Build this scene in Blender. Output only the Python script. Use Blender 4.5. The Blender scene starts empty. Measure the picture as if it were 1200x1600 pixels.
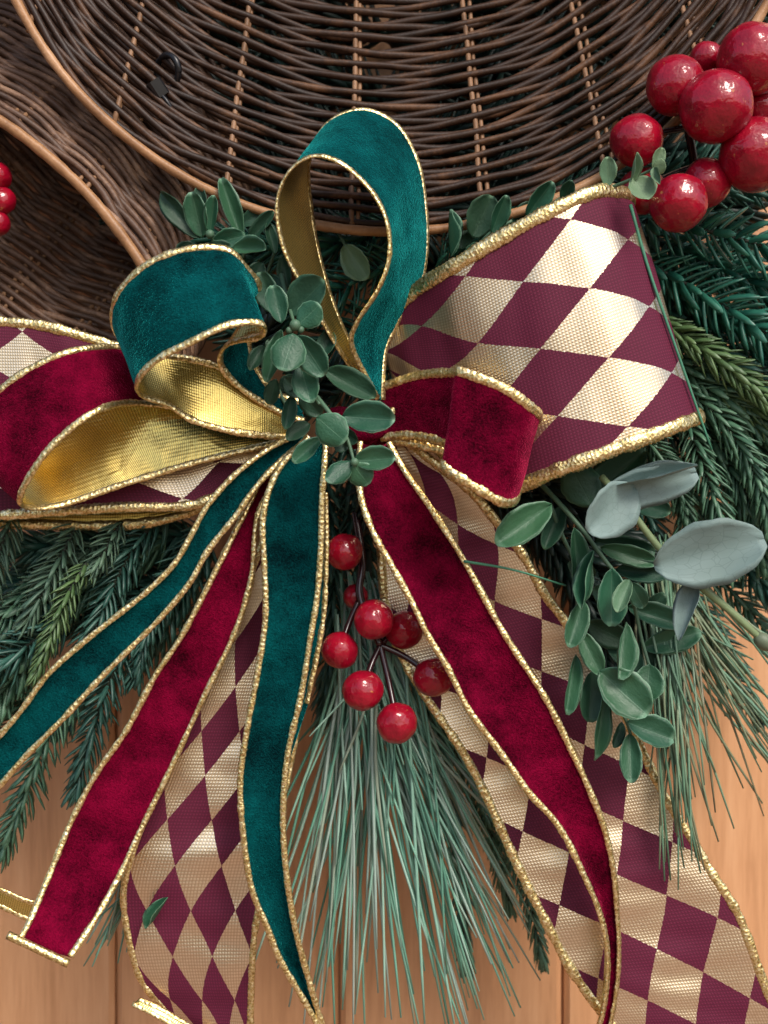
import bpy, math, random
from mathutils import Vector, Matrix, noise

# ------------------------------------------------------------------ camera, world, light
S = 0.000225          # one drawing unit (a photo pixel at the bow) in metres
D = 2000.0            # camera distance from the bow plane in the same units
sc = bpy.context.scene
root_col = sc.collection

cam = bpy.data.cameras.new("Camera")
cam.sensor_fit = 'VERTICAL'
cam.sensor_height = 36.0
cam.lens = 36.0 * D / 1600.0
cam.clip_start = 0.01
cam.clip_end = 20.0
cam.dof.use_dof = True
cam.dof.focus_distance = (D - 110) * S
cam.dof.aperture_fstop = 12.0
cam_o = bpy.data.objects.new("Camera", cam)
cam_o.location = (0, -D * S, 0)
cam_o.rotation_euler = (math.radians(90), 0, 0)
root_col.objects.link(cam_o)
sc.camera = cam_o

SUN_EL, SUN_AZ = 46.0, 28.0          # azimuth: degrees to the right of straight behind the camera
w = bpy.data.worlds.new("World")
sc.world = w
w.use_nodes = True
wn = w.node_tree
wn.nodes.clear()
wo = wn.nodes.new('ShaderNodeOutputWorld')
wb = wn.nodes.new('ShaderNodeBackground')
sky = wn.nodes.new('ShaderNodeTexSky')
sky.sky_type = 'NISHITA'
sky.sun_disc = False
sky.sun_elevation = math.radians(SUN_EL)
sky.sun_rotation = math.radians(180 - SUN_AZ)
sky.dust_density = 3.0
sky.air_density = 1.0
sky.ozone_density = 0.6
wb.inputs['Strength'].default_value = 0.15
wn.links.new(sky.outputs[0], wb.inputs[0])
wn.links.new(wb.outputs[0], wo.inputs[0])

sun = bpy.data.lights.new("Sun", 'SUN')
sun.energy = 2.0
sun.angle = math.radians(20)
sun.color = (1.0, 0.95, 0.88)
sun_o = bpy.data.objects.new("Sun", sun)
az = math.radians(SUN_AZ); el = math.radians(SUN_EL)
sdir = Vector((math.sin(az) * math.cos(el), -math.cos(az) * math.cos(el), math.sin(el)))
sun_o.rotation_euler = sdir.to_track_quat('Z', 'Y').to_euler()
sun_o.location = sdir * 2
root_col.objects.link(sun_o)

sc.view_settings.view_transform = 'Standard'
sc.view_settings.look = 'None'
sc.view_settings.gamma = 1.0
sc.view_settings.exposure = 0.42
sc.view_settings.use_curve_mapping = False

# ------------------------------------------------------------------ helpers
def P(x, y, d):
    """a place: its position across and down at the bow's scale, d in front of the bow plane"""
    k = (D - d) / D
    return Vector(((x - 600) * k * S, -d * S, (800 - y) * k * S))

def tag(o, label=None, cat=None, group=None, kind=None):
    if label: o['label'] = label
    if cat: o['category'] = cat
    if group: o['group'] = group
    if kind: o['kind'] = kind
    return o

def empty(name, loc, label=None, cat=None, group=None, kind=None):
    o = bpy.data.objects.new(name, None)
    o.empty_display_size = 0.01
    o.location = loc
    root_col.objects.link(o)
    return tag(o, label, cat, group, kind)

def put(o, parent):
    """parent keeping the world place (parents here only carry a location, at most one more level of none)"""
    o.parent = parent
    if parent is not None:
        o.matrix_parent_inverse = parent_matrix(parent).inverted()

_pm = {}
def parent_matrix(o):
    m = Matrix.Translation(o.location) if o.type == 'EMPTY' else o.matrix_basis.copy()
    if o.parent is not None:
        m = parent_matrix(o.parent) @ o.matrix_parent_inverse @ m
    return m

class MB:
    def __init__(self):
        self.v = []; self.f = []; self.m = []; self.uv = []; self.uv2 = []
    def tube(self, path, rad, sides=6, mi=0, cap=True, uvscale=1.0):
        n = len(path)
        if not hasattr(rad, '__len__'): rad = [rad] * n
        T = []
        for i in range(n):
            t = path[min(i + 1, n - 1)] - path[max(i - 1, 0)]
            T.append(t.normalized() if t.length > 1e-12 else Vector((0, 0, 1)))
        ref = Vector((0, -1, 0)) if abs(T[0].y) < 0.9 else Vector((1, 0, 0))
        N = (ref - T[0] * ref.dot(T[0])).normalized()
        base = len(self.v)
        for i in range(n):
            N = (N - T[i] * N.dot(T[i]))
            N = N.normalized() if N.length > 1e-9 else T[i].orthogonal().normalized()
            B = T[i].cross(N)
            for k in range(sides):
                a = 2 * math.pi * k / sides
                self.v.append(path[i] + (N * math.cos(a) + B * math.sin(a)) * rad[i])
        for i in range(n - 1):
            for k in range(sides):
                k2 = (k + 1) % sides
                self.f.append((base + i * sides + k, base + i * sides + k2, base + (i + 1) * sides + k2, base + (i + 1) * sides + k))
                self.m.append(mi)
        if cap:
            self.f.append(tuple(base + k for k in reversed(range(sides)))); self.m.append(mi)
            self.f.append(tuple(base + (n - 1) * sides + k for k in range(sides))); self.m.append(mi)
        return self
    def ellipsoid(self, c, rx, ry, rz, seg=24, rings=14, rot=None, lump=0.0, seed=0, mi=0):
        base = len(self.v)
        R = rot if rot else Matrix.Identity(3)
        def pt(th, ph):
            q = Vector((math.sin(th) * math.cos(ph), math.sin(th) * math.sin(ph), math.cos(th)))
            k = 1 + lump * noise.noise(q * 1.7 + Vector((seed * 3.1, 0, 0)))
            return c + R @ Vector((q.x * rx, q.y * ry, q.z * rz)) * k
        self.v.append(pt(0, 0))
        for i in range(1, rings):
            for k in range(seg):
                self.v.append(pt(math.pi * i / rings, 2 * math.pi * k / seg))
        self.v.append(pt(math.pi, 0))
        for k in range(seg):
            self.f.append((base, base + 1 + k, base + 1 + (k + 1) % seg)); self.m.append(mi)
        for i in range(rings - 2):
            for k in range(seg):
                a = base + 1 + i * seg
                self.f.append((a + k, a + seg + k, a + seg + (k + 1) % seg, a + (k + 1) % seg)); self.m.append(mi)
        last = base + 1 + (rings - 1) * seg
        a = base + 1 + (rings - 2) * seg
        for k in range(seg):
            self.f.append((a + k, last, a + (k + 1) % seg)); self.m.append(mi)
        return self
    def box(self, lo, hi, bev=0.0, mi=0):
        x0, y0, z0 = lo; x1, y1, z1 = hi
        b = bev
        # a board with its front (-y) long edges bevelled
        prof = [(x0, y1), (x1, y1), (x1, y0 + b), (x1 - b, y0), (x0 + b, y0), (x0, y0 + b)]
        base = len(self.v)
        for z in (z0, z1):
            for (x, y) in prof: self.v.append(Vector((x, y, z)))
        n = len(prof)
        for k in range(n):
            k2 = (k + 1) % n
            self.f.append((base + k, base + k2, base + n + k2, base + n + k)); self.m.append(mi)
        self.f.append(tuple(base + k for k in reversed(range(n)))); self.m.append(mi)
        self.f.append(tuple(base + n + k for k in range(n))); self.m.append(mi)
        return self
    def mesh(self, name, mats, smooth=True):
        me = bpy.data.meshes.new(name)
        me.from_pydata([tuple(p) for p in self.v], [], self.f)
        for m in (mats if isinstance(mats, (list, tuple)) else [mats]):
            if m: me.materials.append(m)
        me.polygons.foreach_set('material_index', self.m)
        me.polygons.foreach_set('use_smooth', [smooth] * len(self.f))
        if self.uv:
            for nm, data in (('UVMap', self.uv), ('diamond', self.uv2)):
                if not data: continue
                ul = me.uv_layers.new(name=nm)
                flat = []
                for poly in self.f:
                    for vi in poly: flat.extend(data[vi])
                ul.data.foreach_set('uv', flat)
        me.update()
        return me
    def build(self, name, mats, parent=None, smooth=True):
        o = bpy.data.objects.new(name, self.mesh(name, mats, smooth))
        root_col.objects.link(o)
        if parent is not None: put(o, parent)
        return o

def spline(pts, step=None, n=None):
    """Catmull-Rom through 3-D points, evenly resampled"""
    if len(pts) == 2:
        dense = [pts[0].lerp(pts[1], i / 40) for i in range(41)]
    else:
        q = [pts[0] * 2 - pts[1]] + list(pts) + [pts[-1] * 2 - pts[-2]]
        dense = []
        for i in range(1, len(q) - 2):
            p0, p1, p2, p3 = q[i - 1], q[i], q[i + 1], q[i + 2]
            t0 = 0; t1 = t0 + max((p1 - p0).length, 1e-9) ** .5
            t2 = t1 + max((p2 - p1).length, 1e-9) ** .5; t3 = t2 + max((p3 - p2).length, 1e-9) ** .5
            for k in range(24):
                t = t1 + (t2 - t1) * k / 24
                A1 = p0 * ((t1 - t) / (t1 - t0)) + p1 * ((t - t0) / (t1 - t0))
                A2 = p1 * ((t2 - t) / (t2 - t1)) + p2 * ((t - t1) / (t2 - t1))
                A3 = p2 * ((t3 - t) / (t3 - t2)) + p3 * ((t - t2) / (t3 - t2))
                B1 = A1 * ((t2 - t) / (t2 - t0)) + A2 * ((t - t0) / (t2 - t0))
                B2 = A2 * ((t3 - t) / (t3 - t1)) + A3 * ((t - t1) / (t3 - t1))
                dense.append(B1 * ((t2 - t) / (t2 - t1)) + B2 * ((t - t1) / (t2 - t1)))
        dense.append(pts[-1].copy())
    L = [0.0]
    for i in range(1, len(dense)): L.append(L[-1] + (dense[i] - dense[i - 1]).length)
    if n is None: n = max(2, int(L[-1] / step) + 1)
    out = []; j = 0
    for i in range(n):
        s = L[-1] * i / (n - 1)
        while j < len(L) - 2 and L[j + 1] < s: j += 1
        k = (s - L[j]) / max(L[j + 1] - L[j], 1e-12)
        out.append(dense[j].lerp(dense[j + 1], min(max(k, 0), 1)))
    return out

def spline_idx(pts, per):
    """Catmull-Rom with a fixed number of samples for each span (keeps the pairing of two edges)"""
    q = [pts[0] * 2 - pts[1]] + list(pts) + [pts[-1] * 2 - pts[-2]]
    out = []
    for i in range(1, len(q) - 2):
        p0, p1, p2, p3 = q[i - 1], q[i], q[i + 1], q[i + 2]
        n = per[i - 1]
        for k in range(n):
            t = k / n
            out.append(0.5 * ((2 * p1) + (p2 - p0) * t + (2 * p0 - 5 * p1 + 4 * p2 - p3) * t * t + (3 * p1 - p0 - 3 * p2 + p3) * t ** 3))
    out.append(pts[-1].copy())
    return out

# ------------------------------------------------------------------ materials
class NT:
    def __init__(self, name):
        self.mat = bpy.data.materials.new(name)
        self.mat.use_nodes = True
        self.t = self.mat.node_tree
        self.t.nodes.clear()
        self.out = self.t.nodes.new('ShaderNodeOutputMaterial')
        self.b = self.t.nodes.new('ShaderNodeBsdfPrincipled')
        self.t.links.new(self.b.outputs[0], self.out.inputs[0])
    def n(self, typ, ins=None, **attr):
        nd = self.t.nodes.new(typ)
        for k, v in attr.items(): setattr(nd, k, v)
        for k, v in (ins or {}).items(): self.set(nd.inputs[k], v)
        return nd
    def set(self, sock, v):
        if isinstance(v, bpy.types.NodeSocket): self.t.links.new(v, sock)
        elif isinstance(v, bpy.types.Node): self.t.links.new(v.outputs[0], sock)
        else: sock.default_value = v
    def p(self, **kw):
        for k, v in kw.items(): self.set(self.b.inputs[k.replace('_', ' ')], v)
    def coord(self, kind='Object', scale=(1, 1, 1), uv=None):
        if uv: c = self.n('ShaderNodeUVMap', uv_map=uv).outputs[0]
        else: c = self.n('ShaderNodeTexCoord').outputs[kind]
        return self.n('ShaderNodeMapping', {'Vector': c, 'Scale': scale}).outputs[0]
    def noise(self, vec, scale, detail=3, rough=.55, dist=0.0):
        return self.n('ShaderNodeTexNoise', {'Vector': vec, 'Scale': scale, 'Detail': detail, 'Roughness': rough, 'Distortion': dist}).outputs[0]
    def ramp(self, fac, stops, interp='LINEAR'):
        r = self.n('ShaderNodeValToRGB', {'Fac': fac})
        r.color_ramp.interpolation = interp
        el = r.color_ramp.elements
        while len(el) > 1: el.remove(el[-1])
        for i, (pos, c) in enumerate(stops):
            e = el[0] if i == 0 else el.new(pos)
            e.position = pos
            e.color = c if len(c) == 4 else (*c, 1)
        return r.outputs[0]
    def mix(self, fac, a, b):
        m = self.n('ShaderNodeMix', data_type='RGBA')
        self.set(m.inputs['Factor'], fac); self.set(m.inputs['A'], a); self.set(m.inputs['B'], b)
        return m.outputs['Result']
    def math(self, op, a, b=0.0):
        m = self.n('ShaderNodeMath', operation=op)
        self.set(m.inputs[0], a); self.set(m.inputs[1], b)
        return m.outputs[0]
    def bump(self, h, strength, dist, normal=None):
        ins = {'Height': h, 'Strength': strength, 'Distance': dist}
        if normal is not None: ins['Normal'] = normal
        return self.n('ShaderNodeBump', ins).outputs[0]

C4 = lambda r, g, b: (r, g, b, 1.0)
M = {}

def velvet(name, dark, mid, sheen):
    m = NT(name)
    v = m.coord('Object')
    fine = m.noise(v, 1500, 2, .8)
    pile = m.noise(v, 150, 5, .62)               # crushed pile lying this way and that
    pat = m.noise(v, 48, 1, .5)
    lay = m.math('ADD', m.math('MULTIPLY', pile, .5), m.math('MULTIPLY', pat, .5))
    f = m.ramp(m.math('ADD', m.math('MULTIPLY', lay, .66), m.math('MULTIPLY', fine, .34)), [(.385, C4(0, 0, 0)), (.635, C4(1, 1, 1))])
    m.p(Base_Color=m.mix(f, C4(*dark), C4(*mid)), Roughness=.75, Sheen_Roughness=.22, Sheen_Tint=C4(*sheen))  # pile sheen and fold blacks are also painted into the base colour
    m.p(Sheen_Weight=m.math('ADD', .30, m.math('MULTIPLY', f, .70)))
    m.b.inputs['Specular IOR Level'].default_value = .02
    n1 = m.bump(pat, .8, .0050)
    n2 = m.bump(pile, .5, .0016, n1)
    n3 = m.bump(fine, 1.0, .0007, n2)
    m.p(Normal=n3)
    return m.mat

M['green_velvet'] = velvet('green_velvet', (.0003, .010, .012), (.0010, .074, .078), (.05, .90, .86))
M['red_velvet'] = velvet('red_velvet', (.026, .0003, .004), (.200, .0018, .026), (1.0, .07, .20))

def lame():
    m = NT('gold_lining')
    v = m.coord(uv='UVMap')
    wv = m.n('ShaderNodeTexWave', {'Vector': v, 'Scale': 9.0, 'Distortion': .3}, wave_type='BANDS', bands_direction='X').outputs[0]
    wv2 = m.n('ShaderNodeTexWave', {'Vector': v, 'Scale': 5.0, 'Distortion': .3}, wave_type='BANDS', bands_direction='Y').outputs[0]
    ob = m.coord('Object')
    big = m.noise(ob, 95, 3, .5, .8)
    col = m.mix(wv, C4(.48, .35, .09), C4(.76, .60, .20))
    m.p(Base_Color=col, Metallic=.95, Roughness=.27)
    n0 = m.bump(big, .22, .002)
    h = m.math('ADD', wv, m.math('MULTIPLY', wv2, .7))
    m.p(Normal=m.bump(h, .2, .00015, n0))
    return m.mat
M['lining'] = lame()

def cord():
    m = NT('gold_cord')
    ob = m.coord('Object')
    a = m.noise(ob, 1050, 2, .75)
    b = m.n('ShaderNodeTexVoronoi', {'Vector': ob, 'Scale': 900.0}).outputs[0]
    col = m.ramp(a, [(.30, C4(.30, .20, .06)), (.48, C4(.68, .52, .22)), (.68, C4(.96, .85, .54))])  # speckle paints thread sparkle and dark gaps into the gold
    m.p(Base_Color=col, Metallic=.9, Roughness=.32)
    m.p(Normal=m.bump(b, .55, .0004))
    return m.mat
M['cord'] = cord()

def harlequin():
    m = NT('harlequin_cloth')
    d = m.n('ShaderNodeUVMap', uv_map='diamond').outputs[0]
    ob = m.coord('Object')
    jag = m.noise(ob, 1400, 1)
    sep = m.n('ShaderNodeSeparateXYZ', {'Vector': d})
    u, v = sep.outputs[0], sep.outputs[1]
    j = m.math('MULTIPLY', m.math('SUBTRACT', jag, .5), .035)
    a = m.math('FLOOR', m.math('ADD', m.math('ADD', u, v), j))
    b = m.math('FLOOR', m.math('ADD', m.math('SUBTRACT', u, v), j))
    par = m.math('PINGPONG', m.math('ADD', a, b), 1.0)      # 0 gold, 1 burgundy
    w_ = m.coord(uv='UVMap')
    sx = m.n('ShaderNodeTexWave', {'Vector': w_, 'Scale': 6.2, 'Distortion': .5, 'Detail Scale': 3.0}, bands_direction='X').outputs[0]
    sy = m.n('ShaderNodeTexWave', {'Vector': w_, 'Scale': 6.2, 'Distortion': .5, 'Detail Scale': 3.0}, bands_direction='Y').outputs[0]
    weave = m.math('MULTIPLY', sx, sy)
    sl = m.noise(ob, 500, 2)
    gold = m.mix(sl, C4(.74, .60, .43), C4(.95, .83, .65))
    gold = m.mix(m.ramp(weave, [(0., C4(1, 1, 1)), (.25, C4(0, 0, 0))]), gold, C4(.66, .51, .33))
    red = m.mix(weave, C4(.078, .005, .022), C4(.135, .011, .040))
    m.p(Base_Color=m.mix(par, gold, red))
    m.p(Metallic=m.math('MULTIPLY', m.math('SUBTRACT', 1.0, par), .96))
    m.p(Roughness=m.math('ADD', .31, m.math('MULTIPLY', par, .40)))
    m.b.inputs['Specular IOR Level'].default_value = .3
    m.p(Normal=m.bump(m.math('ADD', weave, m.math('MULTIPLY', sl, .3)), .26, .00024))
    return m.mat
M['harlequin'] = harlequin()

def leafmat(name, a, b, edge, rough):
    m = NT(name)
    uv = m.n('ShaderNodeUVMap', uv_map='UVMap').outputs[0]
    sep = m.n('ShaderNodeSeparateXYZ', {'Vector': uv})
    u, v = sep.outputs[0], sep.outputs[1]
    au = m.math('ABSOLUTE', u)
    ob = m.coord('Object')
    info = m.n('ShaderNodeObjectInfo').outputs['Random']
    base = m.mix(m.noise(ob, 3.5, 3), C4(*a), C4(*b))
    base = m.mix(m.math('MULTIPLY', info, .75), base, C4(a[0] * .6, a[1] * .65, a[2] * .7))
    base = m.mix(m.math('MULTIPLY', m.math('FRACT', m.math('MULTIPLY', info, 7.3)), .35), base, C4(b[0] * 2.2, b[1] * 1.25, b[2] * .9))
    # worn paler moulding edge and midrib
    e = m.ramp(m.math('MAXIMUM', au, m.math('MULTIPLY', v, 1.0)), [(.90, C4(0, 0, 0)), (.985, C4(1, 1, 1))])
    rib = m.ramp(au, [(.0, C4(.30, .30, .30)), (.05, C4(0, 0, 0))])
    base = m.mix(m.math('MULTIPLY', e, m.math('ADD', .25, m.noise(ob, 6, 2))), base, C4(*edge))
    base = m.mix(rib, base, C4(edge[0] * .8, edge[1] * .8, edge[2] * .8))
    m.p(Base_Color=base, Roughness=m.ramp(m.noise(ob, 5, 2), [(.3, C4(rough, rough, rough)), (.7, C4(rough + .15,) * 1 + (0,) if False else C4(rough + .16, rough + .16, rough + .16))]))
    side = m.n('ShaderNodeTexWave', {'Vector': m.n('ShaderNodeCombineXYZ', {'X': m.math('SUBTRACT', m.math('MULTIPLY', v, 1.0), m.math('MULTIPLY', au, .28)), 'Y': 0.0, 'Z': 0.0}).outputs[0], 'Scale': 2.2, 'Distortion': 1.2}, bands_direction='X').outputs[0]
    m.p(Normal=m.bump(m.math('ADD', m.math('MULTIPLY', side, .06), m.math('MULTIPLY', rib, -1.0)), .22, .0008, m.bump(m.noise(ob, 14, 3), .3, .0006)))
    m.b.inputs['Specular IOR Level'].default_value = .33
    return m.mat
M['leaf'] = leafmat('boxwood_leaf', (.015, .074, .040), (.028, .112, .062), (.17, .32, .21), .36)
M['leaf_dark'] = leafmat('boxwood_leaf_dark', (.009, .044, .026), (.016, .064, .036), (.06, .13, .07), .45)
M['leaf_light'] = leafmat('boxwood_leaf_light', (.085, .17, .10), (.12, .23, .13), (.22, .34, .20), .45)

def eucalyptus():
    m = NT('eucalyptus_leaf')
    ob = m.coord('Object')
    uv = m.n('ShaderNodeUVMap', uv_map='UVMap').outputs[0]
    vo = m.n('ShaderNodeTexVoronoi', {'Vector': m.n('ShaderNodeMapping', {'Vector': uv, 'Scale': (4.5, 9, 1)}).outputs[0], 'Scale': 1.0}, feature='DISTANCE_TO_EDGE').outputs[0]
    vein = m.ramp(vo, [(0., C4(1, 1, 1)), (.05, C4(0, 0, 0))])
    base = m.mix(m.noise(ob, 3, 3), C4(.120, .190, .175), C4(.180, .250, .240))
    col = m.mix(m.math('MULTIPLY', vein, .30), base, C4(.05, .085, .075))
    m.p(Base_Color=col, Roughness=.62)
    m.p(Normal=m.bump(vein, .06, -.0003))
    return m.mat
M['eucalyptus'] = eucalyptus()

def simple(name, a, b, scale, rough, spec=.4, bump=0.0, bdist=.0005, **kw):
    m = NT(name)
    ob = m.coord('Object')
    nz = m.noise(ob, scale, 3)
    m.p(Base_Color=m.mix(nz, C4(*a), C4(*b)), Roughness=rough, **kw)
    m.b.inputs['Specular IOR Level'].default_value = spec
    if bump: m.p(Normal=m.bump(nz, bump, bdist))
    return m.mat
M['stem_green'] = simple('sprig_stem', (.05, .11, .065), (.09, .17, .10), 200, .5)
M['eu_stem'] = simple('eucalyptus_stem', (.12, .17, .08), (.18, .24, .11), 600, .55, bump=.4)
M['green_needle'] = simple('green_plastic_needle', (.035, .16, .095), (.06, .22, .13), 200, .4)
M['bud'] = simple('eucalyptus_bud', (.09, .12, .07), (.14, .17, .11), 300, .5)
M['berry_stem'] = simple('berry_stem', (.016, .004, .006), (.035, .008, .010), 300, .22, .6)
M['twig'] = simple('fir_twig', (.010, .016, .010), (.022, .030, .016), 500, .6)
M['black_plastic'] = simple('black_plastic', (.006, .006, .007), (.01, .01, .012), 300, .3)

def needlemat(name, a, b, rough=.42):
    m = NT(name)
    ob = m.coord('Object')
    isl = m.n('ShaderNodeNewGeometry').outputs['Random Per Island']
    col = m.mix(isl, C4(*a), C4(*b))
    m.p(Base_Color=col, Roughness=rough)
    m.b.inputs['Specular IOR Level'].default_value = .5
    return m.mat
M['dark'] = needlemat('fir_needles_gap_shade', (.003, .014, .010), (.008, .030, .022), .5)  # near-black fill needles: shade of the gaps put into their colour
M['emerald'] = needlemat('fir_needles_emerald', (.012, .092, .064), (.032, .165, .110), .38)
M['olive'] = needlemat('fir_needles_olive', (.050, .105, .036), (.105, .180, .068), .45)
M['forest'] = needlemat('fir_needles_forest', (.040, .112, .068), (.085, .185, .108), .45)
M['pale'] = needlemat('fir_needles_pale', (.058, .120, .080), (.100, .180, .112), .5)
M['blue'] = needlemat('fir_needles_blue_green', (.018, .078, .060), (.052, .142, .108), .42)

def longneedle():
    m = NT('long_pine_needle')
    r = m.n('ShaderNodeObjectInfo').outputs['Random']
    col = m.ramp(r, [(0., C4(.07, .20, .14)), (.35, C4(.15, .34, .25)), (.62, C4(.25, .42, .33)), (.85, C4(.28, .36, .32)), (1., C4(.20, .25, .16))])
    m.p(Base_Color=col, Roughness=.4)
    return m.mat
M['long_needle'] = longneedle()
def longneedle2():
    m = NT('brownish_pine_needle')
    r = m.n('ShaderNodeObjectInfo').outputs['Random']
    col = m.ramp(r, [(0., C4(.07, .15, .09)), (.4, C4(.14, .26, .17)), (.7, C4(.18, .22, .13)), (1., C4(.16, .14, .08))])
    m.p(Base_Color=col, Roughness=.4)
    return m.mat
M['long_needle_brown'] = longneedle2()

def berry():
    m = NT('red_berry')
    ob = m.coord('Object')
    info = m.n('ShaderNodeObjectInfo').outputs['Random']
    off = m.n('ShaderNodeVectorMath', {0: ob, 1: (0, 0, 0)}, operation='ADD')
    cmb = m.n('ShaderNodeCombineXYZ', {'X': m.math('MULTIPLY', info, 3.0), 'Y': 0.0, 'Z': 0.0})
    m.set(off.inputs[1], cmb.outputs[0])
    vec = off.outputs[0]
    lump = m.noise(vec, 170, 3, .55)
    col = m.mix(lump, C4(.12, .0008, .008), C4(.40, .003, .022))
    fl = m.ramp(m.noise(vec, 420, 2), [(.71, C4(0, 0, 0)), (.75, C4(1, 1, 1))])
    col = m.mix(m.math('MULTIPLY', fl, .5), col, C4(.50, .22, .06))
    m.p(Base_Color=col, Roughness=.38, Coat_Weight=.75, Coat_Roughness=.03)
    m.b.inputs['Specular IOR Level'].default_value = .15
    nb = m.bump(lump, .6, .0016)
    m.p(Normal=m.bump(m.noise(vec, 800, 2), .2, .0002, nb), Coat_Normal=m.bump(lump, .55, .0016))
    return m.mat
M['berry'] = berry()

def cane(name, dark, mid, pale, thr, rough=.48):
    m = NT(name)
    ob = m.coord('Object')
    info = m.n('ShaderNodeObjectInfo').outputs['Random']
    vec = m.n('ShaderNodeVectorMath', {0: ob}, operation='ADD')
    m.set(vec.inputs[1], m.n('ShaderNodeCombineXYZ', {'X': m.math('MULTIPLY', info, 5.0), 'Y': 0.0, 'Z': 0.0}).outputs[0])
    a = m.noise(vec.outputs[0], 38, 4, .65)
    fine = m.noise(vec.outputs[0], 900, 3, .7)
    f = m.math('ADD', m.math('MULTIPLY', a, .8), m.math('MULTIPLY', fine, .2))
    col = m.ramp(f, [(.30, C4(*dark)), (.52, C4(*mid)), (thr, C4(*pale))])
    m.p(Base_Color=col, Roughness=rough)
    m.b.inputs['Specular IOR Level'].default_value = .30
    m.p(Normal=m.bump(fine, .35, .0004))
    return m.mat
M['weaver'] = cane('brown_cane_shaded', (.0065, .003, .0015), (.032, .0138, .0064), (.15, .069, .031), .71)  # shade inside the large basket is darkened into this cane
M['weaver_lit'] = cane('brown_cane_lit', (.026, .013, .008), (.105, .055, .033), (.33, .195, .12), .68)  # lighter copy: pale sheen of the smaller basket's wall is in the colour
M['stake'] = cane('pale_cane', (.09, .046, .022), (.20, .105, .052), (.32, .18, .10), .75)
M['rim'] = cane('rim_cane', (.13, .060, .026), (.33, .17, .076), (.48, .28, .15), .68, .38)

def wood():
    m = NT('door_wood')
    ob = m.coord('Object', (1, 1, .07))
    info = m.n('ShaderNodeObjectInfo').outputs['Random']
    vec = m.n('ShaderNodeVectorMath', {0: ob}, operation='ADD')
    m.set(vec.inputs[1], m.n('ShaderNodeCombineXYZ', {'X': m.math('MULTIPLY', info, 7.0), 'Y': 0.0, 'Z': info}).outputs[0])
    g1 = m.noise(vec.outputs[0], 60, 5, .6, 1.2)
    g2 = m.noise(vec.outputs[0], 420, 4, .65)
    f = m.math('ADD', m.math('MULTIPLY', g1, .55), m.math('MULTIPLY', g2, .45))
    col = m.ramp(f, [(.28, C4(.36, .165, .070)), (.5, C4(.56, .29, .140)), (.7, C4(.66, .37, .195))])
    m.p(Base_Color=col, Roughness=.45)
    m.p(Normal=m.bump(g2, .15, .0005))
    return m.mat
M['wood'] = wood()

M['bounce_paving'] = simple('bounce_terracotta', (.23, .125, .075), (.31, .18, .11), 6, .7)  # warm colour for the added bounce slab

# ------------------------------------------------------------------ the door (setting)
DOOR = -330
door = MB().box((-.34, (-DOOR + 22) * S, -.45), (.34, (-DOOR + 180) * S, .45)).build('door', M['wood'], smooth=False)
tag(door, kind='structure')
bounce_ground = MB().box((-3.0, -4.0, -1.25), (3.0, -DOOR * S + .02, -1.15)).build('bounce_ground', None, smooth=False)  # unseen slab, added for warm bounce from below and reflections in the gold
bounce_ground.data.materials.clear(); bounce_ground.data.materials.append(M['bounce_paving'])
tag(bounce_ground, kind='structure')
kd = (D - DOOR) / D
edges = [-870, -520, -170, 180, 530, 880, 1230, 1580, 1930]
for a, b in zip(edges[:-1], edges[1:]):
    x0 = (a - 600) * kd * S + .0006; x1 = (b - 600) * kd * S - .0006
    MB().box((x0, -DOOR * S, -.45), (x1, (-DOOR + 21) * S, .45), bev=.0022).build('plank', M['wood'], door, smooth=False)

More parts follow.
